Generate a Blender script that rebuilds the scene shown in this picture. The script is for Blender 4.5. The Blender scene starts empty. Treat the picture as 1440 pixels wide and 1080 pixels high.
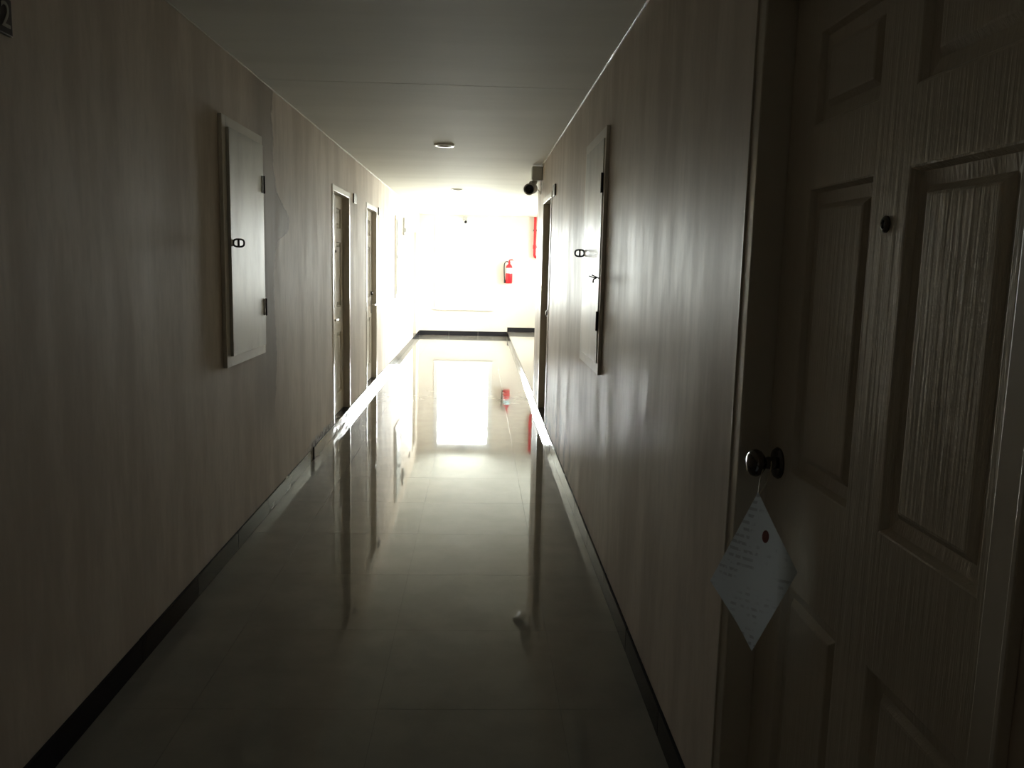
import bpy, bmesh, math, random
from mathutils import Vector, Matrix
random.seed(7)
sc = bpy.context.scene
C = sc.collection

# ------------------------------------------------------------------ camera
F_PX, PITCH, YAW, ROLL = 1179.49, 0.14148, 0.04205, 0.02377
cy, sy, cp, sp = math.cos(YAW), math.sin(YAW), math.cos(PITCH), math.sin(PITCH)
fw = Vector((sy*cp, cy*cp, -sp)); rt0 = Vector((cy, -sy, 0)); up0 = rt0.cross(fw)
rt = math.cos(ROLL)*rt0 + math.sin(ROLL)*up0
up = -math.sin(ROLL)*rt0 + math.cos(ROLL)*up0
cd = bpy.data.cameras.new('camera'); cam = bpy.data.objects.new('camera', cd); C.objects.link(cam)
cd.sensor_width = 36.0; cd.sensor_fit = 'HORIZONTAL'; cd.lens = F_PX*36/1440; cd.clip_start = 0.02
M = Matrix((rt, up, -fw)).transposed().to_4x4(); M.translation = Vector((0, 0, 1.45))
cam.matrix_world = M
sc.camera = cam

# ------------------------------------------------------------------ daylight: a bright overcast sky outside the windows
SKY = 22.0
wd = bpy.data.worlds.new('overcast_sky'); sc.world = wd; wd.use_nodes = True
wn, wl = wd.node_tree.nodes, wd.node_tree.links
wn.clear()
wo = wn.new('ShaderNodeOutputWorld'); wb = wn.new('ShaderNodeBackground')
tc = wn.new('ShaderNodeTexCoord'); sx = wn.new('ShaderNodeSeparateXYZ'); rp = wn.new('ShaderNodeValToRGB')
mr = wn.new('ShaderNodeMapRange'); mr.inputs[1].default_value = -1; mr.inputs[2].default_value = 1
wl.new(tc.outputs['Generated'], sx.inputs[0]); wl.new(sx.outputs['Z'], mr.inputs[0]); wl.new(mr.outputs[0], rp.inputs[0])
e = rp.color_ramp.elements
e[0].position = 0.0; e[0].color = (0.42, 0.42, 0.38, 1)
e[1].position = 1.0; e[1].color = (1.0, 1.0, 1.0, 1)
k = e.new(0.47); k.color = (0.55, 0.55, 0.51, 1)
k = e.new(0.53); k.color = (0.80, 0.82, 0.82, 1)
wl.new(rp.outputs[0], wb.inputs[0]); wb.inputs[1].default_value = SKY
wl.new(wb.outputs[0], wo.inputs[0])
sc.view_settings.view_transform = 'Standard'; sc.view_settings.look = 'None'
sc.view_settings.gamma = 1.0; sc.view_settings.use_curve_mapping = False
sc.view_settings.exposure = 2.0
sc.cycles.max_bounces = 14; sc.cycles.diffuse_bounces = 9; sc.cycles.glossy_bounces = 6
sc.cycles.transparent_max_bounces = 8; sc.cycles.use_denoising = True
sc.cycles.sample_clamp_indirect = 12.0

# dimensions of the place (metres): corridor runs along +y
XL, XR, H, Y0, YE = -1.191, 0.591, 2.40, -5.0, 17.0
YW = 8.75            # the right wall ends here, beyond it a raised landing opens to the right
XS = 3.4             # outer wall of the landing
BH = 0.093           # skirting / threshold height
WIN = (-0.83, 0.245, 0.60, 2.25)     # end window opening x0 x1 z0 z1
SWIN = (12.8, 15.5, 0.95, 2.25)       # landing window opening y0 y1 z0 z1

def portal(name, loc, rot, sxx, syy):
    l = bpy.data.lights.new(name, 'AREA'); l.shape = 'RECTANGLE'; l.size = sxx; l.size_y = syy
    l.cycles.is_portal = True
    o = bpy.data.objects.new(name, l); C.objects.link(o); o.location = loc; o.rotation_euler = rot
portal('window_portal', ((WIN[0]+WIN[1])/2, YE+0.14, (WIN[2]+WIN[3])/2), (-math.pi/2, 0, 0), WIN[1]-WIN[0], WIN[3]-WIN[2])
portal('landing_portal', (XS+0.14, (SWIN[0]+SWIN[1])/2, (SWIN[2]+SWIN[3])/2), (0, math.pi/2, 0), SWIN[3]-SWIN[2], SWIN[1]-SWIN[0])

# ------------------------------------------------------------------ materials
class NT:
    def __init__(s, name):
        s.m = bpy.data.materials.new(name); s.m.use_nodes = True
        s.n, s.l = s.m.node_tree.nodes, s.m.node_tree.links
        s.b = s.n['Principled BSDF']
    def new(s, t, **kw):
        q = s.n.new(t)
        for a, v in kw.items(): setattr(q, a, v)
        return q
    def put(s, sock, v):
        if hasattr(v, 'is_output'): s.l.new(v, sock)
        else: sock.default_value = v
    def math(s, op, a, b=0.0, clamp=False):
        q = s.new('ShaderNodeMath', operation=op, use_clamp=clamp); s.put(q.inputs[0], a); s.put(q.inputs[1], b)
        return q.outputs[0]
    def mix(s, f, a, b):
        q = s.new('ShaderNodeMix', data_type='RGBA'); s.put(q.inputs[0], f); s.put(q.inputs[6], a); s.put(q.inputs[7], b)
        return q.outputs[2]
    def pos(s, obj=False):
        if obj: return s.new('ShaderNodeTexCoord').outputs['Object']
        return s.new('ShaderNodeNewGeometry').outputs['Position']
    def noise(s, vec, scale, sc3=(1, 1, 1), detail=3, rough=0.55):
        mp = s.new('ShaderNodeMapping'); s.l.new(vec, mp.inputs[0]); mp.inputs['Scale'].default_value = sc3
        q = s.new('ShaderNodeTexNoise'); s.l.new(mp.outputs[0], q.inputs['Vector'])
        q.inputs['Scale'].default_value = scale; q.inputs['Detail'].default_value = detail; q.inputs['Roughness'].default_value = rough
        return q.outputs['Fac']
    def ramp(s, v, lo, hi):
        q = s.new('ShaderNodeMapRange'); q.interpolation_type = 'SMOOTHSTEP'
        s.put(q.inputs[0], v); q.inputs[1].default_value = lo; q.inputs[2].default_value = hi
        return q.outputs[0]
    def bump(s, v, strength, dist):
        q = s.new('ShaderNodeBump'); q.inputs['Strength'].default_value = strength; q.inputs['Distance'].default_value = dist
        s.l.new(v, q.inputs['Height']); s.l.new(q.outputs[0], s.b.inputs['Normal'])
    def set(s, col=None, rough=None, metal=None, spec=None):
        if col is not None: s.put(s.b.inputs['Base Color'], col)
        if rough is not None: s.put(s.b.inputs['Roughness'], rough)
        if metal is not None: s.put(s.b.inputs['Metallic'], metal)
        if spec is not None: s.put(s.b.inputs['Specular IOR Level'], spec)
        return s.m
def rgb(r, g, b): return (r, g, b, 1)
def plain(name, col, rough=0.5, metal=0.0, spec=0.5, var=0.08):
    t = NT(name); v = t.noise(t.pos(True), 14, detail=4)
    c = t.mix(v, rgb(*[x*(1-var) for x in col]), rgb(*[min(1, x*(1+var)) for x in col]))
    return t.set(c, rough, metal, spec)

def wall_material(name, side):
    t = NT(name); P = t.pos()
    streak = t.noise(P, 4.5, (1, 1, 0.22), 8, 0.66)
    fine = t.noise(P, 26, (1, 1, 0.22), 5, 0.65)
    blot = t.noise(P, 2.2, (1, 1, 0.6), 5)
    c = t.mix(t.ramp(streak, 0.36, 0.66), rgb(0.77, 0.68, 0.585), rgb(0.61, 0.525, 0.44))
    c = t.mix(t.math('MULTIPLY', t.ramp(fine, 0.46, 0.70), 0.40), c, rgb(0.56, 0.49, 0.415))
    c = t.mix(t.math('MULTIPLY', t.ramp(blot, 0.42, 0.70), 0.40), c, rgb(0.60, 0.53, 0.45))
    s = t.new('ShaderNodeSeparateXYZ'); t.l.new(P, s.inputs[0]); Y, Z = s.outputs[1], s.outputs[2]
    rough = t.math('ADD', t.math('MULTIPLY', t.ramp(streak, 0.3, 0.7), 0.10), 0.58 if side == 'left' else 0.40)
    if side == 'left':
        # a tall damp patch with a tide line just past the cabinet
        fc = t.new('ShaderNodeFloatCurve'); cv = fc.mapping.curves[0]
        pts = [(0.0, 0.30), (0.30, 0.34), (0.37, 0.36), (0.60, 0.36), (0.645, 0.44), (0.70, 0.72), (0.735, 0.58), (0.785, 0.40), (0.85, 0.35), (1.0, 0.36)]
        while len(cv.points) < len(pts): cv.points.new(0.5, 0.5)
        for p, (a, b) in zip(cv.points, pts): p.location = (a, b); p.handle_type = 'AUTO'
        fc.mapping.update()
        t.l.new(t.math('DIVIDE', Z, 2.4), fc.inputs['Value'])
        edge = t.math('ADD', t.math('MULTIPLY', fc.outputs[0], 1.0), 4.63)
        wob = t.math('MULTIPLY', t.math('SUBTRACT', t.noise(P, 7, detail=6, rough=0.65), 0.5), 0.16)
        d = t.math('ADD', t.math('SUBTRACT', Y, edge), wob)
        inside = t.math('MULTIPLY', t.math('SUBTRACT', 1.0, t.ramp(d, -0.015, 0.012)), t.ramp(Y, 4.40, 4.72))
        inside = t.math('MULTIPLY', inside, t.ramp(Z, 0.35, 0.8))
        c = t.mix(t.math('MULTIPLY', inside, 0.72), c, rgb(0.30, 0.25, 0.195))
        line = t.math('SUBTRACT', 1.0, t.ramp(t.math('ABSOLUTE', d), 0.004, 0.026))
        line = t.math('MULTIPLY', line, t.math('MULTIPLY', t.ramp(Z, 1.2, 1.6), 0.5))
        c = t.mix(line, c, rgb(0.20, 0.165, 0.13))
        # crumbling plaster along the foot of the wall before the first door
        pe = t.noise(P, 11, (1, 1, 1.6), 5, 0.7)
        m = t.math('MULTIPLY', t.ramp(Y, 5.75, 6.15), t.math('SUBTRACT', 1.0, t.ramp(Y, 6.85, 6.98)))
        hgt = t.math('ADD', Z, t.math('MULTIPLY', pe, -0.16))
        m = t.math('MULTIPLY', m, t.math('SUBTRACT', 1.0, t.ramp(hgt, 0.045, 0.075)))
        c = t.mix(m, c, t.mix(t.ramp(pe, 0.45, 0.55), rgb(0.16, 0.14, 0.13), rgb(0.62, 0.60, 0.57)))
    else:
        # mottled salt bloom low on the wall before the far door
        pe = t.noise(P, 6.5, (1, 0.7, 0.55), 6, 0.68)
        m = t.math('MULTIPLY', t.ramp(Y, 4.5, 5.6), t.math('SUBTRACT', 1.0, t.ramp(Z, 0.15, 0.75)))
        m = t.math('MULTIPLY', m, t.ramp(pe, 0.47, 0.58))
        c = t.mix(t.math('MULTIPLY', m, 0.7), c, rgb(0.27, 0.25, 0.23))
        # a pale filled spot
        dy = t.math('SUBTRACT', Y, 3.31); dz = t.math('SUBTRACT', Z, 1.27)
        dd = t.math('SQRT', t.math('ADD', t.math('MULTIPLY', dy, dy), t.math('MULTIPLY', dz, dz)))
        dd = t.math('ADD', dd, t.math('MULTIPLY', t.noise(P, 30), 0.03))
        c = t.mix(t.math('MULTIPLY', t.math('SUBTRACT', 1.0, t.ramp(dd, 0.02, 0.06)), 0.4), c, rgb(0.72, 0.66, 0.58))
    t.bump(t.math('ADD', t.math('MULTIPLY', streak, 0.7), t.math('MULTIPLY', fine, 0.3)), 0.05, 0.006)
    return t.set(c, rough, 0, 0.3 if side == 'left' else 0.14)
M_WALL_L = wall_material('painted_plaster_left', 'left')
M_WALL_R = wall_material('painted_plaster_right', 'right')

t = NT('painted_plaster_end'); v = t.noise(t.pos(), 3, detail=4)
M_WALL_E = t.set(t.mix(v, rgb(0.72, 0.67, 0.60), rgb(0.78, 0.73, 0.66)), 0.5)

t = NT('ceiling_paint'); P = t.pos()
bands = t.noise(P, 2.6, (0.18, 1, 1), 4, 0.6); ff = t.noise(P, 16, (0.3, 1, 1), 3)
c = t.mix(t.ramp(bands, 0.3, 0.7), rgb(0.79, 0.80, 0.75), rgb(0.85, 0.86, 0.81))
t.bump(t.math('ADD', bands, t.math('MULTIPLY', ff, 0.2)), 0.16, 0.02)
M_CEIL = t.set(c, 0.7, 0, 0.25)

t = NT('polished_floor_tile'); P = t.pos()
v = t.noise(P, 5, detail=5); w = t.noise(P, 60, detail=2)
c = t.mix(t.ramp(v, 0.3, 0.7), rgb(0.25, 0.24, 0.21), rgb(0.29, 0.28, 0.245))
c = t.mix(t.math('MULTIPLY', w, 0.2), c, rgb(0.22, 0.20, 0.17))
r = t.math('ADD', t.math('MULTIPLY', t.ramp(t.noise(P, 2.2, detail=4), 0.35, 0.75), 0.02), 0.025)
M_TILE = t.set(c, r, 0, 0.5)
M_GROUT = plain('tile_grout', (0.20, 0.185, 0.155), 0.5)

t = NT('dark_polished_skirting'); P = t.pos()
v = t.noise(P, 7, (1, 0.45, 1.6), 6, 0.65); u = t.noise(P, 1.1, (1, 1, 1), 2)
sy_ = t.new('ShaderNodeSeparateXYZ'); t.l.new(P, sy_.inputs[0])
mk = t.math('MULTIPLY', t.math('MULTIPLY', t.ramp(v, 0.53, 0.66), t.math('SUBTRACT', 1.0, t.ramp(sy_.outputs[1], 7.0, 8.0))), t.math('MULTIPLY', t.ramp(u, 0.40, 0.55), t.ramp(sy_.outputs[1], 3.6, 5.4)))
c = t.mix(t.math('MULTIPLY', mk, 0.8), rgb(0.024, 0.023, 0.027), rgb(0.19, 0.20, 0.19))
M_SKIRT = t.set(c, t.math('ADD', t.math('MULTIPLY', mk, 0.2), 0.05), 0, 0.06)

def door_material(name, a, b):
    t = NT(name); P = t.pos(True)
    g = t.noise(P, 60, (1, 1, 0.035), 4, 0.65); g2 = t.noise(P, 9, (1, 1, 0.12), 3)
    c = t.mix(g2, rgb(*a), rgb(*b))
    t.bump(g, 0.6, 0.004)
    return t.set(c, t.math('ADD', t.math('MULTIPLY', g, 0.2), 0.24), 0, 0.5)
M_DOOR = door_material('embossed_woodgrain_door', (0.58, 0.52, 0.43), (0.64, 0.58, 0.49))
M_FRAME = plain('painted_door_frame', (0.62, 0.565, 0.48), 0.30)
M_CAB = NT('painted_cabinet'); t = M_CAB
v = t.noise(t.pos(True), 5, (1, 1, 0.35), 5, 0.6)
c = t.mix(t.ramp(v, 0.4, 0.75), rgb(0.62, 0.62, 0.57), rgb(0.46, 0.45, 0.42))
M_CAB = t.set(c, t.math('ADD', t.math('MULTIPLY', v, 0.22), 0.28), 0, 0.45)
M_CABF = plain('cabinet_frame_paint', (0.82, 0.79, 0.72), 0.45)
M_BLACK = plain('black_metal', (0.018, 0.017, 0.018), 0.35, 0.3)
M_CHROME = plain('brushed_steel', (0.55, 0.54, 0.52), 0.18, 1.0, var=0.03)
M_DARKSTEEL = plain('dark_steel', (0.13, 0.12, 0.115), 0.16, 1.0, var=0.05)
M_WHITE = plain('white_plastic', (0.86, 0.85, 0.82), 0.3)
M_GREYP = plain('grey_plastic', (0.46, 0.46, 0.44), 0.45)
M_LENS = plain('black_lens', (0.01, 0.01, 0.012), 0.08)
M_ALU = plain('window_frame_aluminium', (0.74, 0.75, 0.76), 0.4)
M_TRIM = plain('white_ceiling_trim', (0.80, 0.78, 0.72), 0.25)
M_RED = plain('red_enamel', (0.55, 0.012, 0.022), 0.3)
M_LABEL = plain('pale_blue_label', (0.45, 0.66, 0.70), 0.5)
M_RUBBER = plain('black_rubber', (0.02, 0.02, 0.02), 0.6)
M_PLATE = plain('dark_number_plate', (0.030, 0.016, 0.014), 0.3)
M_DIGIT = plain('pale_number_paint', (0.38, 0.36, 0.31), 0.5)
M_STRING = plain('pale_string', (0.55, 0.50, 0.36), 0.7)

t = NT('thin_window_glass')
tr = t.new('ShaderNodeBsdfTransparent'); gl = t.new('ShaderNodeBsdfGlossy'); gl.inputs['Roughness'].default_value = 0.02
fr = t.new('ShaderNodeFresnel'); fr.inputs[0].default_value = 1.45; ms = t.new('ShaderNodeMixShader')
nz = t.noise(t.pos(), 2.0); tr.inputs[0].default_value = (0.95, 0.97, 0.96, 1)
t.l.new(t.mix(nz, rgb(0.93, 0.96, 0.95), rgb(0.97, 0.98, 0.97)), tr.inputs[0])
t.l.new(fr.outputs[0], ms.inputs[0]); t.l.new(tr.outputs[0], ms.inputs[1]); t.l.new(gl.outputs[0], ms.inputs[2])
t.l.new(ms.outputs[0], t.n['Material Output'].inputs['Surface'])
M_GLASS = t.m

t = NT('printed_paper'); P = t.pos(True)
w = t.new('ShaderNodeTexWave'); w.wave_type = 'BANDS'; w.bands_direction = 'Z'; t.l.new(P, w.inputs[0]); w.inputs['Scale'].default_value = 22
words = t.noise(P, 90, (1, 1, 0.5), 1)
tx = t.math('MULTIPLY', t.ramp(w.outputs['Fac'], 0.55, 0.7), t.ramp(words, 0.45, 0.55))
blk = t.ramp(t.noise(P, 14, detail=2), 0.42, 0.58)
c = t.mix(t.math('MULTIPLY', t.math('MULTIPLY', tx, blk), 0.4), rgb(0.66, 0.72, 0.76), rgb(0.15, 0.15, 0.19))
M_PAPER = t.set(c, 0.45)
tl = t.new('ShaderNodeBsdfTranslucent'); ms = t.new('ShaderNodeMixShader'); ms.inputs[0].default_value = 0.25
t.l.new(c, tl.inputs[0]); t.l.new(t.b.outputs[0], ms.inputs[1]); t.l.new(tl.outputs[0], ms.inputs[2]); t.l.new(ms.outputs[0], t.n['Material Output'].inputs['Surface'])
M_SEAL = plain('red_stamp_ink', (0.36, 0.16, 0.17), 0.6)

# ------------------------------------------------------------------ mesh helpers
def mesh_obj(name, bm, mat, parent=None, smooth=False):
    bmesh.ops.recalc_face_normals(bm, faces=bm.faces)
    me = bpy.data.meshes.new(name); bm.to_mesh(me); bm.free()
    me.materials.append(mat)
    if smooth:
        for p in me.polygons: p.use_smooth = True
        me.set_sharp_from_angle(angle=math.radians(40))
    o = bpy.data.objects.new(name, me); C.objects.link(o)
    if parent: o.parent = parent
    return o
def clone(o, parent=None, loc=None):
    q = o.copy(); C.objects.link(q)
    if parent is not None: q.parent = parent
    if loc is not None: q.location = loc
    return q
def tag(o, label, cat, group=None, kind=None):
    o['label'] = label; o['category'] = cat
    if group: o['group'] = group
    if kind: o['kind'] = kind
    return o
def root(name, loc, rz, label, cat, group=None, kind=None):
    o = bpy.data.objects.new(name, None); C.objects.link(o); o.empty_display_size = 0.1
    o.location = loc; o.rotation_euler = (0, 0, rz)
    return tag(o, label, cat, group, kind)
def box(bm, x0, x1, y0, y1, z0, z1, bev=0.0):
    vs = [bm.verts.new(p) for p in ((x0,y0,z0),(x1,y0,z0),(x1,y1,z0),(x0,y1,z0),(x0,y0,z1),(x1,y0,z1),(x1,y1,z1),(x0,y1,z1))]
    fs = [bm.faces.new([vs[i] for i in q]) for q in ((0,3,2,1),(4,5,6,7),(0,1,5,4),(1,2,6,5),(2,3,7,6),(3,0,4,7))]
    if bev:
        es = list({e for f in fs for e in f.edges})
        bmesh.ops.bevel(bm, geom=es, offset=bev, segments=2, affect='EDGES', profile=0.5)
def boxes(*bs, bev=0.0):
    bm = bmesh.new()
    for b in bs: box(bm, *b, bev=bev)
    return bm
def basis(d):
    d = Vector(d).normalized(); a = Vector((0, 0, 1)) if abs(d.z) < 0.9 else Vector((1, 0, 0))
    u = d.cross(a).normalized(); return d, u, d.cross(u).normalized()
def lathe(bm, prof, org, axis, n=24, caps=True):
    d, u, v = basis(axis); org = Vector(org); rings = []
    for s, r in prof:
        if r < 1e-5: rings.append([bm.verts.new(org+d*s)]); continue
        rings.append([bm.verts.new(org+d*s+u*(r*math.cos(2*math.pi*k/n))+v*(r*math.sin(2*math.pi*k/n))) for k in range(n)])
    for a, b in zip(rings, rings[1:]):
        for k in range(n):
            k2 = (k+1) % n
            if len(a) == 1 and len(b) == 1: continue
            if len(a) == 1: bm.faces.new([a[0], b[k], b[k2]])
            elif len(b) == 1: bm.faces.new([a[k], b[0], a[k2]])
            else: bm.faces.new([a[k], b[k], b[k2], a[k2]])
    if caps:
        for rr in (rings[0], rings[-1]):
            if len(rr) > 2: bm.faces.new(rr)
def tube(bm, pts, r, n=10, closed=False):
    pts = [Vector(p) for p in pts]; m = len(pts); rings = []; u = None
    for i, p in enumerate(pts):
        a = pts[i-1] if (i or closed) else p; b = pts[(i+1) % m] if (i < m-1 or closed) else p
        d = (b-a).normalized()
        if u is None: _, u, v = basis(d)
        else: u = (u-d*u.dot(d)).normalized(); v = d.cross(u)
        rings.append([bm.verts.new(p+u*(r*math.cos(2*math.pi*k/n))+v*(r*math.sin(2*math.pi*k/n))) for k in range(n)])
    pr = list(zip(rings, rings[1:])) + ([(rings[-1], rings[0])] if closed else [])
    for a, b in pr:
        for k in range(n): bm.faces.new([a[k], b[k], b[(k+1) % n], a[(k+1) % n]])
    if not closed: bm.faces.new(rings[0]); bm.faces.new(rings[-1])
def smooth_path(pts, k=6):
    P = [Vector(p) for p in pts]; P = [2*P[0]-P[1]] + P + [2*P[-1]-P[-2]]; out = []
    for i in range(1, len(P)-2):
        for j in range(k):
            s = j/k; a, b, c, d = P[i-1:i+3]
            out.append(0.5*((2*b)+(c-a)*s+(2*a-5*b+4*c-d)*s*s+(3*b-a-3*c+d)*s**3))
    return out + [P[-2]]

# ------------------------------------------------------------------ the setting
# doors: (wall side, y of opening centre, clear width)
D_NEAR = ('R', 1.3385, 0.900)
D_L1 = ('L', 7.395, 0.825); D_L2 = ('L', 9.455, 0.825); D_R2 = ('R', 7.515, 0.825); D_L3 = ('L', 15.75, 0.825)
FWD, DTOP = 0.05, 2.01           # frame face width, clear opening top
def wall_with_niches(name, side, doors, y0, y1, mat, label, end=None):
    bm = bmesh.new(); s = 1 if side == 'R' else -1; X = XR if side == 'R' else XL
    def bx(ya, yb, za, zb, da, db):
        a, b = X+s*da, X+s*db; box(bm, min(a, b), max(a, b), ya, yb, za, zb)
    bx(y0, y1, -0.05, H+0.02, 0.10, 0.22)
    y = y0
    for _, c, w in sorted(doors, key=lambda q: q[1]):
        a, b = c-w/2-FWD, c+w/2+FWD
        bx(y, a, -0.05, H+0.02, 0, 0.10); bx(a, b, DTOP+FWD, H+0.02, 0, 0.10); bx(a, b, -0.05, 0, 0, 0.10)
        y = b
    bx(y, y1, -0.05, H+0.02, 0, 0.10)
    return tag(mesh_obj(name, bm, mat), label, 'wall', kind='structure')
wall_with_niches('wall_left', 'L', [D_L1, D_L2, D_L3], Y0, YE+0.25, M_WALL_L, 'long cream painted left corridor wall with a damp patch beside the cabinet')
wall_with_niches('wall_right', 'R', [D_NEAR, D_R2], Y0, YW, M_WALL_R, 'long cream painted right corridor wall with streaky sheen')
bm = boxes((XL, WIN[0], YE, YE+0.14, -0.05, H+0.02), (WIN[1], XS, YE, YE+0.14, -0.05, H+0.02),
           (WIN[0], WIN[1], YE, YE+0.14, -0.05, WIN[2]), (WIN[0], WIN[1], YE, YE+0.14, WIN[3], H+0.02))
tag(mesh_obj('wall_end', bm, M_WALL_E), 'pale cream end wall around the bright window', 'wall', kind='structure')
tag(mesh_obj('wall_back', boxes((XL-0.22, XR+0.22, Y0-0.14, Y0, -0.05, H+0.02)), M_WALL_E), 'plain cream wall closing the corridor behind the viewer', 'wall', kind='structure')
bm = boxes((XS, XS+0.14, YW-0.14, SWIN[0], -0.05, H+0.02), (XS, XS+0.14, SWIN[1], YE+0.14, -0.05, H+0.02),
           (XS, XS+0.14, SWIN[0], SWIN[1], -0.05, SWIN[2]), (XS, XS+0.14, SWIN[0], SWIN[1], SWIN[3], H+0.02))
tag(mesh_obj('wall_landing', bm, M_WALL_E), 'outer wall of the landing to the right of the corridor end', 'wall', kind='structure')
tag(mesh_obj('wall_stair', boxes((XR+0.22, XS, YW-0.14, YW, -0.05, H+0.02)), M_WALL_E), 'short wall behind the end of the right corridor wall', 'wall', kind='structure')

# floor: grout bed with single polished tiles
fl = tag(mesh_obj('floor', boxes((XL-0.22, XR+0.22, Y0, YE, -0.06, -0.0035)), M_GROUT), 'glossy beige tiled corridor floor mirroring the far window', 'floor', kind='structure')
cols = [XL, -0.907, -0.307, 0.293, XR]
rows = [Y0] + [3.18+0.6*k for k in range(-20, 24) if Y0+0.05 < 3.18+0.6*k < YE-0.05] + [YE]
G = 0.0004; cache = {}
def tile(x0, x1, y0, y1, parent, name, h, mat, z=0.0):
    k = (round(x1-x0, 3), round(y1-y0, 3), name)
    a, b = (x1-x0)/2-G, (y1-y0)/2-G
    if k not in cache:
        bm = bmesh.new(); c = 0.0003
        lo = [bm.verts.new(p) for p in ((-a,-b,-h),(a,-b,-h),(a,b,-h),(-a,b,-h))]
        md = [bm.verts.new(p) for p in ((-a,-b,-c),(a,-b,-c),(a,b,-c),(-a,b,-c))]
        hi = [bm.verts.new(p) for p in ((-a+c,-b+c,0),(a-c,-b+c,0),(a-c,b-c,0),(-a+c,b-c,0))]
        bm.faces.new(hi); bm.faces.new(lo[::-1])
        for u, v in ((lo, md), (md, hi)):
            for i in range(4): bm.faces.new([u[i], u[(i+1) % 4], v[(i+1) % 4], v[i]])
        o = cache[k] = mesh_obj(name, bm, mat, parent)
    else: o = clone(cache[k], parent)
    o.location = ((x0+x1)/2, (y0+y1)/2, z)
for i in range(len(rows)-1):
    for j in range(4): tile(cols[j], cols[j+1], rows[i], rows[i+1], fl, 'floor_tile', 0.003, M_TILE)
# raised landing floor to the right
lf = tag(mesh_obj('floor_landing', boxes((XR+0.012, XS, YW, YE, -0.05, BH-0.0035)), M_GROUT), 'raised beige tiled landing floor at the right of the corridor end', 'floor', kind='structure')
lx = [XR+0.012]+[XR+0.6*k for k in range(1, 5)]+[XS]; ly = [YW]+[9.18+0.6*k for k in range(0, 14) if 9.18+0.6*k < YE-0.05]+[YE]
for i in range(len(ly)-1):
    for j in range(len(lx)-1): tile(lx[j], lx[j+1], ly[i], ly[i+1], lf, 'landing_tile', 0.003, M_TILE, BH)

# ceiling boards
ce = tag(mesh_obj('ceiling', boxes((XL-0.22, XR+0.22, Y0, YW, H+0.012, H+0.08), (XL-0.22, XS, YW, YE+0.1, H+0.012, H+0.08)), M_CEIL), 'pale grey painted board ceiling of the corridor', 'ceiling', kind='structure')
yb = [Y0, -2.48, -0.08, 2.32, 4.72, 7.12, 9.52, 11.92, 14.32, YE]
for a, b in zip(yb, yb[1:]):
    g = 0.0006
    mesh_obj('ceiling_board', boxes((XL, XR if b < YW+0.5 else XS, a+g, b-g, H+(0.0 if a > 4 else 0.0006), H+0.012)), M_CEIL, ce)
bm = bmesh.new(); box(bm, XR-0.009, XR, Y0, YW, H-0.007, H, 0.002)
tag(mesh_obj('trim_1', bm, M_TRIM), 'thin white bead where right wall meets ceiling', 'trim', kind='structure')
bm = bmesh.new(); box(bm, XL, XL+0.007, Y0, YE, H-0.006, H, 0.002)
tag(mesh_obj('trim_2', bm, M_TRIM), 'thin white bead where left wall meets ceiling', 'trim', kind='structure')

# skirting of single dark polished tiles
def skirting(name, runs, label, zb=0.0):
    r = tag(bpy.data.objects.new(name, None), label, 'baseboard', kind='structure'); C.objects.link(r)
    for (kind, a, b, f) in runs:      # kind: axis of the run, f: wall face coordinate and outward sign
        n = max(1, round((b-a)/0.6)); L = (b-a)/n
        for i in range(n):
            p, q = a+i*L+0.001, a+(i+1)*L-0.001; c, sgn = f; th = 0.010+random.uniform(0, 0.0015); hh = BH+random.uniform(-0.0012, 0.0012)
            lo, hi = min(c, c+sgn*th), max(c, c+sgn*th); bm = bmesh.new()
            if kind == 'y': box(bm, lo, hi, p, q, zb+0.0006, zb+hh, 0.0015)
            else: box(bm, p, q, lo, hi, zb+0.0006, zb+hh, 0.0015)
            mesh_obj('skirting_tile', bm, M_SKIRT, r)
    return r
def edge(d): return d[1]-d[2]/2-FWD, d[1]+d[2]/2+FWD
l1, l2, l3, r1, r2 = edge(D_L1), edge(D_L2), edge(D_L3), edge(D_NEAR), edge(D_R2)
skirting('baseboard_left', [('y', Y0, 5.92, (XL, 1)), ('y', 6.06, l1[0], (XL, 1)), ('y', l1[1], l2[0], (XL, 1)), ('y', l2[1], l3[0], (XL, 1)), ('y', l3[1], YE, (XL, 1))],
         'dark polished skirting tiles along the left wall, scuffed before the first door')
skirting('baseboard_right', [('y', Y0, r1[0], (XR, -1)), ('y', r1[1], r2[0], (XR, -1)), ('y', r2[1], YW, (XR, -1))], 'dark polished skirting tiles along the right wall')
skirting('baseboard_end', [('x', XL+0.012, XR-0.002, (YE, -1))], 'dark skirting under the far window')
skirting('baseboard_landing', [('x', XR, XS, (YE, -1))], 'dark skirting on the raised landing beside the far window', BH)
skirting('trim_3', [('y', YW+0.001, YE-0.012, (XR+0.011, -1))], 'dark polished edge tiles of the raised landing')

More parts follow.
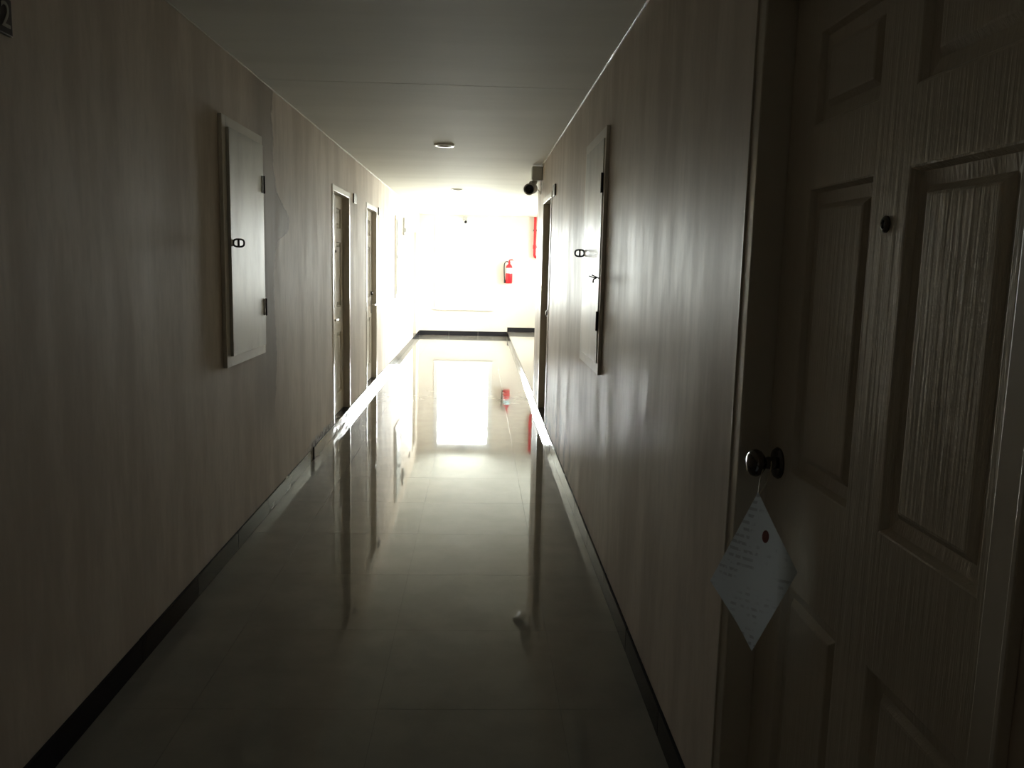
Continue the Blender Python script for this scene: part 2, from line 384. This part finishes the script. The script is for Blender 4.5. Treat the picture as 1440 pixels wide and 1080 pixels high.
# end window and landing window
def window(name, loc, rz, w, z0, z1, label, mull):
    r = root(name, loc, rz, label, 'window', kind='structure'); h = w/2
    mesh_obj('window_frame', boxes((-h-0.055, -h+0.03, -0.012, 0.05, z0-0.055, z1+0.10, ), (h-0.03, h+0.05, -0.012, 0.05, z0-0.055, z1+0.10),
        (-h+0.03, h-0.03, -0.012, 0.05, z1-0.03, z1+0.10), (-h+0.03, h-0.03, -0.012, 0.05, z0-0.055, z0+0.03), bev=0.003), M_ALU, r)
    n = mull+1; L = (w-0.06)/n
    for i in range(n):
        a = -h+0.03+i*L
        if i: mesh_obj('mullion', boxes((a-0.012, a+0.012, 0.005, 0.045, z0+0.03, z1-0.03)), M_ALU, r)
        mesh_obj('pane', boxes((a+(0.012 if i else 0), a+L-(0.012 if i < n-1 else 0), 0.022, 0.027, z0+0.03, z1-0.03)), M_GLASS, r)
    mesh_obj('window_sill', boxes((-h-0.07, h+0.07, -0.05, 0.0, z0-0.085, z0-0.056), bev=0.004), M_ALU, r)
    return r
window('window_1', ((WIN[0]+WIN[1])/2, YE, 0), 0, WIN[1]-WIN[0], WIN[2], WIN[3], 'bright grey framed window at the far end of the corridor', 0)
window('window_2', (XS, (SWIN[0]+SWIN[1])/2, 0), -math.pi/2, SWIN[1]-SWIN[0], SWIN[2], SWIN[3], 'wide grey framed window of the landing, out of sight to the right', 3)

# ------------------------------------------------------------------ doors
def panel_mesh(w, h):
    """moulded panel: a sunk ogee rim, a flat groove and a raised field"""
    bm = bmesh.new(); loops = []
    for ins, dep in ((0, 0), (0.003, 0.001), (0.010, 0.013), (0.032, 0.016), (0.043, 0.007), (0.047, 0.006)):
        a, b = w/2-ins, h/2-ins
        loops.append([bm.verts.new(p) for p in ((-a, dep, -b), (a, dep, -b), (a, dep, b), (-a, dep, b))])
    for u, v in zip(loops, loops[1:]):
        for i in range(4): bm.faces.new([u[i], u[(i+1) % 4], v[(i+1) % 4], v[i]])
    bm.faces.new(loops[-1])
    return bm
def door(name, spec, label, hand=-1, hardware='knob', P=0.005, bead=False):
    side, c, w = spec
    r = root(name, (XR if side == 'R' else XL, c, 0), -math.pi/2 if side == 'R' else math.pi/2, label, 'door', kind='structure')
    h = w/2
    mesh_obj('door_threshold', boxes((-h-FWD, h+FWD, -0.010, 0.10, 0.0006, BH), bev=0.0015), M_SKIRT, r)
    for s in (-1, 1):
        a, b = sorted((s*h, s*(h+FWD)))
        bm = bmesh.new(); box(bm, a, b, -P, 0.0995, BH+0.0005, DTOP+FWD-0.0005, 0.003)
        a, b = sorted((s*(h+FWD-0.004), s*(h+FWD+0.006)))
        if bead: box(bm, a, b, -P-0.004, -0.0002, BH+0.0005, DTOP+FWD+0.006, 0.002)      # a thin raised outer bead
        mesh_obj('door_jamb', bm, M_FRAME, r)
    mesh_obj('door_head', boxes((-h, h, -P, 0.0995, DTOP, DTOP+FWD-0.0005), bev=0.003), M_FRAME, r)
    # leaf: skin with six sunk panels
    z0, z1, y = BH+0.006, DTOP-0.003, 0.054; k = w/0.90; hw = h-0.0025
    xs = [-0.32*k, -0.05*k, 0.067*k, 0.337*k]; zs = [0.27, 0.815, 1.04, 1.611, 1.728, 1.905]
    bm = bmesh.new()
    gx = [-hw]+xs+[hw]; gz = [z0]+zs+[z1]
    V = {(i, j): bm.verts.new((gx[i], y, gz[j])) for i in range(6) for j in range(8)}
    for i in range(5):
        for j in range(7):
            if i in (1, 3) and j in (1, 3, 5): continue
            bm.faces.new([V[i, j], V[i+1, j], V[i+1, j+1], V[i, j+1]])
    box(bm, -hw, hw, y+0.018, y+0.040, z0, z1)
    for a, b in (((0, 0), (5, 0)), ((0, 7), (5, 7)), ((0, 0), (0, 7)), ((5, 0), (5, 7))):
        p, q = V[a].co, V[b].co; d = Vector((0, 0.0185, 0))
        bm.faces.new([bm.verts.new(p), bm.verts.new(q), bm.verts.new(q+d), bm.verts.new(p+d)])
    leaf = mesh_obj('door_leaf', bm, M_DOOR, r)
    for i in (0, 2):
        for j in (0, 2, 4):
            pw, ph = xs[i+1]-xs[i], zs[j+1]-zs[j]
            o = mesh_obj('door_panel', panel_mesh(pw, ph), M_DOOR, leaf); o.location = ((xs[i]+xs[i+1])/2, y, (zs[j]+zs[j+1])/2)
    hx = hand*(h-0.068)
    if hardware == 'knob':
        bm = bmesh.new()
        lathe(bm, [(0, 0.033), (0.004, 0.034), (0.009, 0.030), (0.011, 0.014), (0.030, 0.0125), (0.034, 0.018), (0.040, 0.026), (0.050, 0.0295), (0.060, 0.027), (0.067, 0.018), (0.0695, 0)], (hx, y, 1.045), (0, -1, 0), 28)
        o = mesh_obj('door_knob', bm, M_DARKSTEEL, leaf, True); o['label'] = 'dark polished round door knob'
    else:
        bm = boxes((hx-0.024, hx+0.024, y-0.008, y, 0.855, 1.00), bev=0.003)
        mesh_obj('lock_plate', bm, M_CHROME, leaf)
        bm = bmesh.new(); tube(bm, smooth_path([(hx, y-0.006, 0.955), (hx, y-0.045, 0.955), (hx-hand*0.015, y-0.056, 0.955), (hx-hand*0.12, y-0.056, 0.953)]), 0.009)
        mesh_obj('lever_handle', bm, M_CHROME, leaf, True)
        bm = bmesh.new(); lathe(bm, [(0, 0.026), (0.006, 0.027), (0.012, 0.022), (0.022, 0.019), (0.026, 0.010), (0.026, 0)], (hx, y, 1.085), (0, -1, 0), 20)
        mesh_obj('deadbolt', bm, M_DARKSTEEL, leaf, True)
    bm = bmesh.new(); lathe(bm, [(0, 0.0135), (0.003, 0.0135), (0.006, 0.010), (0.0065, 0.007), (0.004, 0.006), (0.004, 0)], (0.0085*k, y, 1.527), (0, -1, 0), 20)
    o = mesh_obj('peephole', bm, M_DARKSTEEL, leaf, True)
    return r
door('door_1', D_NEAR, 'large six panel woodgrain door in the right foreground', -1, 'knob', 0.012, True)
door('door_2', D_L1, 'first six panel door on the left wall, past the cabinet', -1, 'lever')
door('door_3', D_L2, 'second six panel door on the left wall', 1, 'lever')
door('door_4', D_R2, 'narrow looking door on the right wall below the security camera', 1)
door('door_5', D_L3, 'farthest door on the left wall beside the end window', -1)

# ------------------------------------------------------------------ wall cabinets
def cabinet(side, y0, y1, label, clip=False, fd=0.018, lt=0.015):
    z0, z1 = 0.935, 2.095; w = y1-y0; h = w/2
    r = root('electrical_cabinet', (XR if side == 'R' else XL, (y0+y1)/2, z0), -math.pi/2 if side == 'R' else math.pi/2, label, 'cabinet', 'wall cabinets along the corridor')
    hh = z1-z0; s = 1 if side == 'R' else -1          # local side of the hinges: near end on the right wall, far end on the left wall
    mesh_obj('cabinet_frame', boxes((-h, -h+0.06, -fd, -0.0003, 0, hh), (h-0.06, h, -fd, -0.0003, 0, hh), (-h+0.06, h-0.06, -fd, -0.0003, 0, 0.065), (-h+0.06, h-0.06, -fd, -0.0003, hh-0.065, hh), bev=0.002), M_CABF, r)
    mesh_obj('cabinet_body', boxes((-h+0.06, h-0.06, -0.012, -0.0003, 0.065, hh-0.065)), M_CABF, r)
    hs = 1
    dx0, dx1 = -h+0.055, h-0.045
    d = mesh_obj('cabinet_door', boxes((dx0, dx1, -fd-lt, -fd-0.0004, 0.05, hh-0.05), bev=0.002), M_CAB, r)
    for zz in (0.255, 0.905):
        bm = bmesh.new(); box(bm, h-0.082, h-0.040, -fd-lt-0.0035, -fd-0.0002, zz-0.044, zz+0.044, 0.001)
        lathe(bm, [(0, 0.0055), (0.092, 0.0055)], (h-0.043, -fd-lt-0.003, zz-0.046), (0, 0, 1), 10)
        mesh_obj('hinge', bm, M_BLACK, d)
    hx, hz = dx0+0.035, 0.585
    bm = bmesh.new(); cyy = -fd-lt-0.025
    ring = [(hx, cyy+0.025*math.copysign(abs(math.cos(a))**0.7, math.cos(a)), hz+0.0175*math.copysign(abs(math.sin(a))**0.7, math.sin(a))) for a in [2*math.pi*i/24 for i in range(24)]]
    tube(bm, ring, 0.0045, 8, True)
    box(bm, hx-0.006, hx+0.006, cyy-0.005, cyy+0.005, hz-0.016, hz+0.016, 0.001)
    mesh_obj('pull_handle', bm, M_BLACK, d, True)
    if clip:
        bm = bmesh.new(); q = h-0.05; zz = 0.46
        tube(bm, [(q+0.02, -fd-lt-0.002, zz), (q, -fd-lt-0.009, zz+0.004), (q-0.02, -fd-lt-0.03, zz+0.014)], 0.003, 6)
        tube(bm, [(q, -fd-lt-0.007, zz+0.004), (q-0.006, -fd-lt-0.024, zz+0.002), (q-0.01, -fd-lt-0.046, zz+0.010)], 0.003, 6)
        tube(bm, [(q, -fd-lt-0.007, zz+0.004), (q-0.004, -fd-lt-0.024, zz-0.006), (q-0.006, -fd-lt-0.026, zz-0.022)], 0.004, 6)
        mesh_obj('bent_clip', bm, M_BLACK, d, True)
    return r
cabinet('L', 3.962, 4.675, 'pale metal wall cabinet on the left wall beside the damp patch')
cabinet('R', 3.965, 4.700, 'pale metal wall cabinet on the right wall, with a bent clip at its near edge', True, 0.016, 0.004)
cabinet('L', 12.02, 12.75, 'washed out distant wall cabinet on the left wall past the second door')

# ------------------------------------------------------------------ number plates
def text_mesh(name, s, size, depth, mat, parent):
    cu = bpy.data.curves.new(name, 'FONT'); cu.body = s; cu.size = size; cu.extrude = depth; cu.align_x = 'RIGHT'; cu.align_y = 'CENTER'
    tmp = bpy.data.objects.new(name+'_tmp', cu); C.objects.link(tmp)
    me = bpy.data.meshes.new_from_object(tmp.evaluated_get(bpy.context.evaluated_depsgraph_get()))
    bpy.data.objects.remove(tmp); bpy.data.curves.remove(cu)
    me.materials.clear(); me.materials.append(mat)
    o = bpy.data.objects.new(name, me); C.objects.link(o); o.parent = parent
    return o
def plate(side, y, z, label, digit=None, w=0.17, hh=0.088):
    r = root('number_plate', (XR if side == 'R' else XL, y, z), -math.pi/2 if side == 'R' else math.pi/2, label, 'sign', 'room number plates')
    mesh_obj('plate', boxes((-w/2, w/2, -0.012, -0.0003, -hh/2, hh/2), bev=0.002), M_PLATE, r)
    if digit:
        o = text_mesh('digit', digit, 0.088, 0.0008, M_DIGIT, r); o.rotation_euler = (math.pi/2, 0, 0); o.location = (w/2-0.008, -0.0128, 0.0)
    return r
plate('L', 2.255-0.085, 2.028, 'dark number plate cut off at the upper left edge of the picture', '2')
plate('L', 8.15, 2.03, 'small dark number plate beside the first left door')
plate('L', 10.12, 2.03, 'small dark number plate beside the second left door')
plate('R', 6.79, 2.04, 'small dark number plate before the right door below the camera')
plate('L', 14.72, 1.96, 'tiny dark number plate before the farthest left door')

# ------------------------------------------------------------------ ceiling downlights (switched off)
for y, lb in ((7.02, 'nearest round recessed ceiling downlight, switched off'), (11.15, 'middle round recessed ceiling downlight, switched off'), (15.5, 'farthest round ceiling downlight near the window, switched off')):
    r = root('ceiling_downlight', (-0.30, y, H), 0, lb, 'downlight', 'recessed ceiling downlights')
    bm = bmesh.new(); lathe(bm, [(-0.0005, 0.084), (-0.012, 0.082), (-0.016, 0.074), (-0.014, 0.060), (-0.0015, 0.056)], (0, 0, 0), (0, 0, 1), 36, False)
    mesh_obj('trim_ring', bm, M_WHITE, r, True)
    bm = bmesh.new(); lathe(bm, [(-0.0014, 0.0585), (-0.0010, 0.03), (-0.0008, 0)], (0, 0, 0), (0, 0, 1), 32, False)
    mesh_obj('reflector', bm, M_DARKSTEEL, r, True)
    bm = bmesh.new(); lathe(bm, [(-0.0015, 0.026), (-0.004, 0.025), (-0.006, 0.018), (-0.0065, 0)], (0, 0, 0), (0, 0, 1), 24)
    mesh_obj('lamp', bm, M_WHITE, r, True)

# ------------------------------------------------------------------ security camera on the right wall
def bullet_camera(loc, rz, label, aim, k=1.0):
    r = root('security_camera', loc, rz, label, 'camera')
    # local: y into the wall, x along the wall, box below ceiling
    mesh_obj('junction_box', boxes((-0.05*k, 0.05*k, -0.075*k, -0.0003, -0.052*k, 0.045*k), bev=0.006*k), M_GREYP, r)
    bm = bmesh.new(); tube(bm, smooth_path([(0, -0.05*k, -0.045*k), (0, -0.055*k, -0.065*k), Vector(aim[0])+Vector((0, 0, 0.035*k))]), 0.020*k, 12)
    mesh_obj('bracket', bm, M_GREYP, r, True)
    bm = bmesh.new(); a = Vector(aim[0]); d = Vector(aim[1]).normalized()
    lathe(bm, [(-0.085*k, 0), (-0.085*k, 0.030*k), (-0.078*k, 0.036*k), (0.062*k, 0.036*k), (0.075*k, 0.040*k), (0.085*k, 0.040*k), (0.085*k, 0.033*k), (0.070*k, 0.032*k), (0.070*k, 0)], a, d, 28)
    b = mesh_obj('housing', bm, M_GREYP, r, True)
    bm = bmesh.new(); lathe(bm, [(0.0705*k, 0.0315*k), (0.078*k, 0.029*k), (0.081*k, 0.012*k), (0.082*k, 0)], a, d, 24)
    mesh_obj('lens', bm, M_LENS, b, True)
    return r
sc1 = bullet_camera((XR, 8.28, 2.325), -math.pi/2, 'grey bullet security camera high on the right wall by the ceiling', ((0.03, -0.105, -0.150), (1.0, -0.22, -0.12)), 1.35)
bm = bmesh.new(); tube(bm, smooth_path([(0.03, -0.012, -0.05), (0.05, -0.010, -0.15), (0.0, -0.010, -0.20), (-0.05, -0.02, -0.16), (-0.01, -0.06, -0.15)]), 0.004, 8)
mesh_obj('cable', bm, M_WHITE, sc1, True)
sc2 = bullet_camera((-0.29, YE, 2.335), 0, 'tiny grey camera like fixture mounted above the far window', ((0.0, -0.10, -0.06), (0.12, -1, -0.25)), 0.85)

# slim grey fixture past the distant cabinet
r = root('wall_fixture', (XL, 13.3, 1.86), math.pi/2, 'slim grey wall fixture past the distant left cabinet', 'wall fixture')
mesh_obj('housing', boxes((-0.05, 0.05, -0.030, -0.0003, 0.0, 0.27), bev=0.006), M_GREYP, r)
bm = bmesh.new(); lathe(bm, [(0, 0.035), (0.012, 0.034), (0.026, 0.022), (0.030, 0)], (0, -0.030, 0.08), (0, -1, 0), 20)
mesh_obj('knob', bm, M_GREYP, r, True)

# ------------------------------------------------------------------ fire extinguisher on the end wall
r = root('fire_extinguisher', (0.60, YE, 1.075), 0, 'red fire extinguisher with pale blue label hung on the end wall', 'extinguisher')
yc = -0.095
bm = bmesh.new(); lathe(bm, [(0, 0), (0, 0.060), (0.012, 0.068), (0.30, 0.068), (0.345, 0.058), (0.372, 0.034), (0.385, 0.022), (0.40, 0.020)], (0, yc, 0), (0, 0, 1), 32)
cyl = mesh_obj('cylinder', bm, M_RED, r, True)
bm = bmesh.new(); lathe(bm, [(0.20, 0.0688), (0.305, 0.0688)], (0, yc, 0), (0, 0, 1), 32, False); mesh_obj('label_band', bm, M_LABEL, cyl, True)
bm = bmesh.new(); lathe(bm, [(0.395, 0.020), (0.40, 0.023), (0.43, 0.023), (0.44, 0.014), (0.452, 0.012)], (0, yc, 0), (0, 0, 1), 18); mesh_obj('valve', bm, M_RED, r, True)
bm = boxes((-0.012, 0.085, yc-0.010, yc+0.010, 0.452, 0.463), bev=0.002)
tube(bm, [(0.0, yc, 0.46), (0.03, yc, 0.472), (0.07, yc, 0.482)], 0.007, 8); mesh_obj('lever', bm, M_RED, r)
bm = bmesh.new(); tube(bm, smooth_path([(-0.015, yc, 0.42), (-0.06, yc-0.01, 0.43), (-0.098, yc-0.01, 0.37), (-0.098, yc-0.01, 0.20), (-0.085, yc-0.01, 0.06)]), 0.011, 10); mesh_obj('hose', bm, M_RUBBER, r, True)
bm = bmesh.new(); lathe(bm, [(0, 0.011), (0.02, 0.016), (0.07, 0.018)], (-0.086, yc-0.01, 0.075), (0.05, 0, -1), 14); mesh_obj('nozzle', bm, M_RUBBER, r, True)
mesh_obj('wall_bracket', boxes((-0.03, 0.03, yc+0.066, -0.0003, 0.30, 0.36), (-0.02, 0.02, yc+0.02, yc+0.07, 0.388, 0.394)), M_BLACK, r)

# red riser pipe
r = root('fire_pipe', (1.10, YE, 1.60), 0, 'red fire pipe coming down the end wall from the ceiling', 'pipe')
bm = bmesh.new(); tube(bm, [(0, -0.06, 0.795), (0, -0.06, 0.05)]+smooth_path([(0, -0.06, 0.05), (0.012, -0.06, 0.018), (0.045, -0.06, 0.005), (0.12, -0.06, 0.005)], 5)[1:], 0.027, 14)
pp = mesh_obj('pipe', bm, M_RED, r, True)
bm = bmesh.new(); lathe(bm, [(0.17, 0.028), (0.17, 0.036), (0.25, 0.036), (0.25, 0.028)], (0, -0.06, 0), (0, 0, 1), 16); lathe(bm, [(0, 0.015), (0.10, 0.015)], (0.02, -0.06, 0.205), (1, 0, 0), 12)
mesh_obj('coupling', bm, M_RED, r, True)
bm = bmesh.new(); lathe(bm, [(0, 0.034), (0.045, 0.034)], (0.05, -0.06, 0.005), (1, 0, 0), 16); mesh_obj('elbow_collar', bm, M_RED, r, True)
mesh_obj('pipe_clamp', boxes((-0.035, 0.035, -0.07, -0.0003, 0.52, 0.545)), M_BLACK, r)

# ------------------------------------------------------------------ printed sheet hanging from the door knob
T, Rr, B, L_ = Vector((0.548, 1.56, 1.025)), Vector((0.612, 1.50, 0.885)), Vector((0.554, 1.55, 0.704)), Vector((0.483, 1.62, 0.822))
r = root('hanging_notice', (0, 0, 0), 0, 'crooked grey printed sheet hanging by a string from the foreground door knob', 'notice')
r.location = T
ctr = (T+Rr+B+L_)/4; nrm = (Rr-L_).cross(T-B).normalized()
if nrm.y > 0: nrm = -nrm
N = 12; bm = bmesh.new(); gr = {}
for sd in (0,):
    for i in range(N+1):
        for j in range(N+1):
            u, v = i/N, j/N
            p = T*(1-u)*(1-v)+Rr*u*(1-v)+B*u*v+L_*(1-u)*v
            bend = 0.010*math.sin(math.pi*u)*math.sin(math.pi*v)+0.004*math.sin(5*u+2*v)*(u+v)/2
            gr[sd, i, j] = bm.verts.new(p-T+nrm*(bend-0.0012*sd))
for sd in (0,):
    for i in range(N):
        for j in range(N): bm.faces.new([gr[sd, i, j], gr[sd, i+1, j], gr[sd, i+1, j+1], gr[sd, i, j+1]])
sheet = mesh_obj('sheet', bm, M_PAPER, r, True)
def on_sheet(u, v):
    bend = 0.010*math.sin(math.pi*u)*math.sin(math.pi*v)+0.004*math.sin(5*u+2*v)*(u+v)/2
    return T*(1-u)*(1-v)+Rr*u*(1-v)+B*u*v+L_*(1-u)*v-T+nrm*(bend+0.0006)
bm = bmesh.new(); bm.faces.new([bm.verts.new(on_sheet(0.40+0.06*math.cos(a), 0.14+0.05*math.sin(a))) for a in [i*math.pi/6 for i in range(12)]])
o = mesh_obj('stamp', bm, M_SEAL, sheet)
KN = Vector((XR+0.054-0.022, 1.3385+0.45-0.068, 1.045))
bm = bmesh.new()
tube(bm, [p-T for p in smooth_path([T+Vector((0, 0, -0.008)), (T+KN)/2+Vector((0.0, 0.016, -0.002)), KN+Vector((0, 0.016, -0.004)), KN+Vector((0, 0.004, 0.016)), KN+Vector((0, -0.015, 0.004)), (T+KN)/2+Vector((0.004, -0.016, -0.002)), T+Vector((0.001, 0, -0.008))], 5)], 0.0011, 6)
mesh_obj('string', bm, M_STRING, r, True)
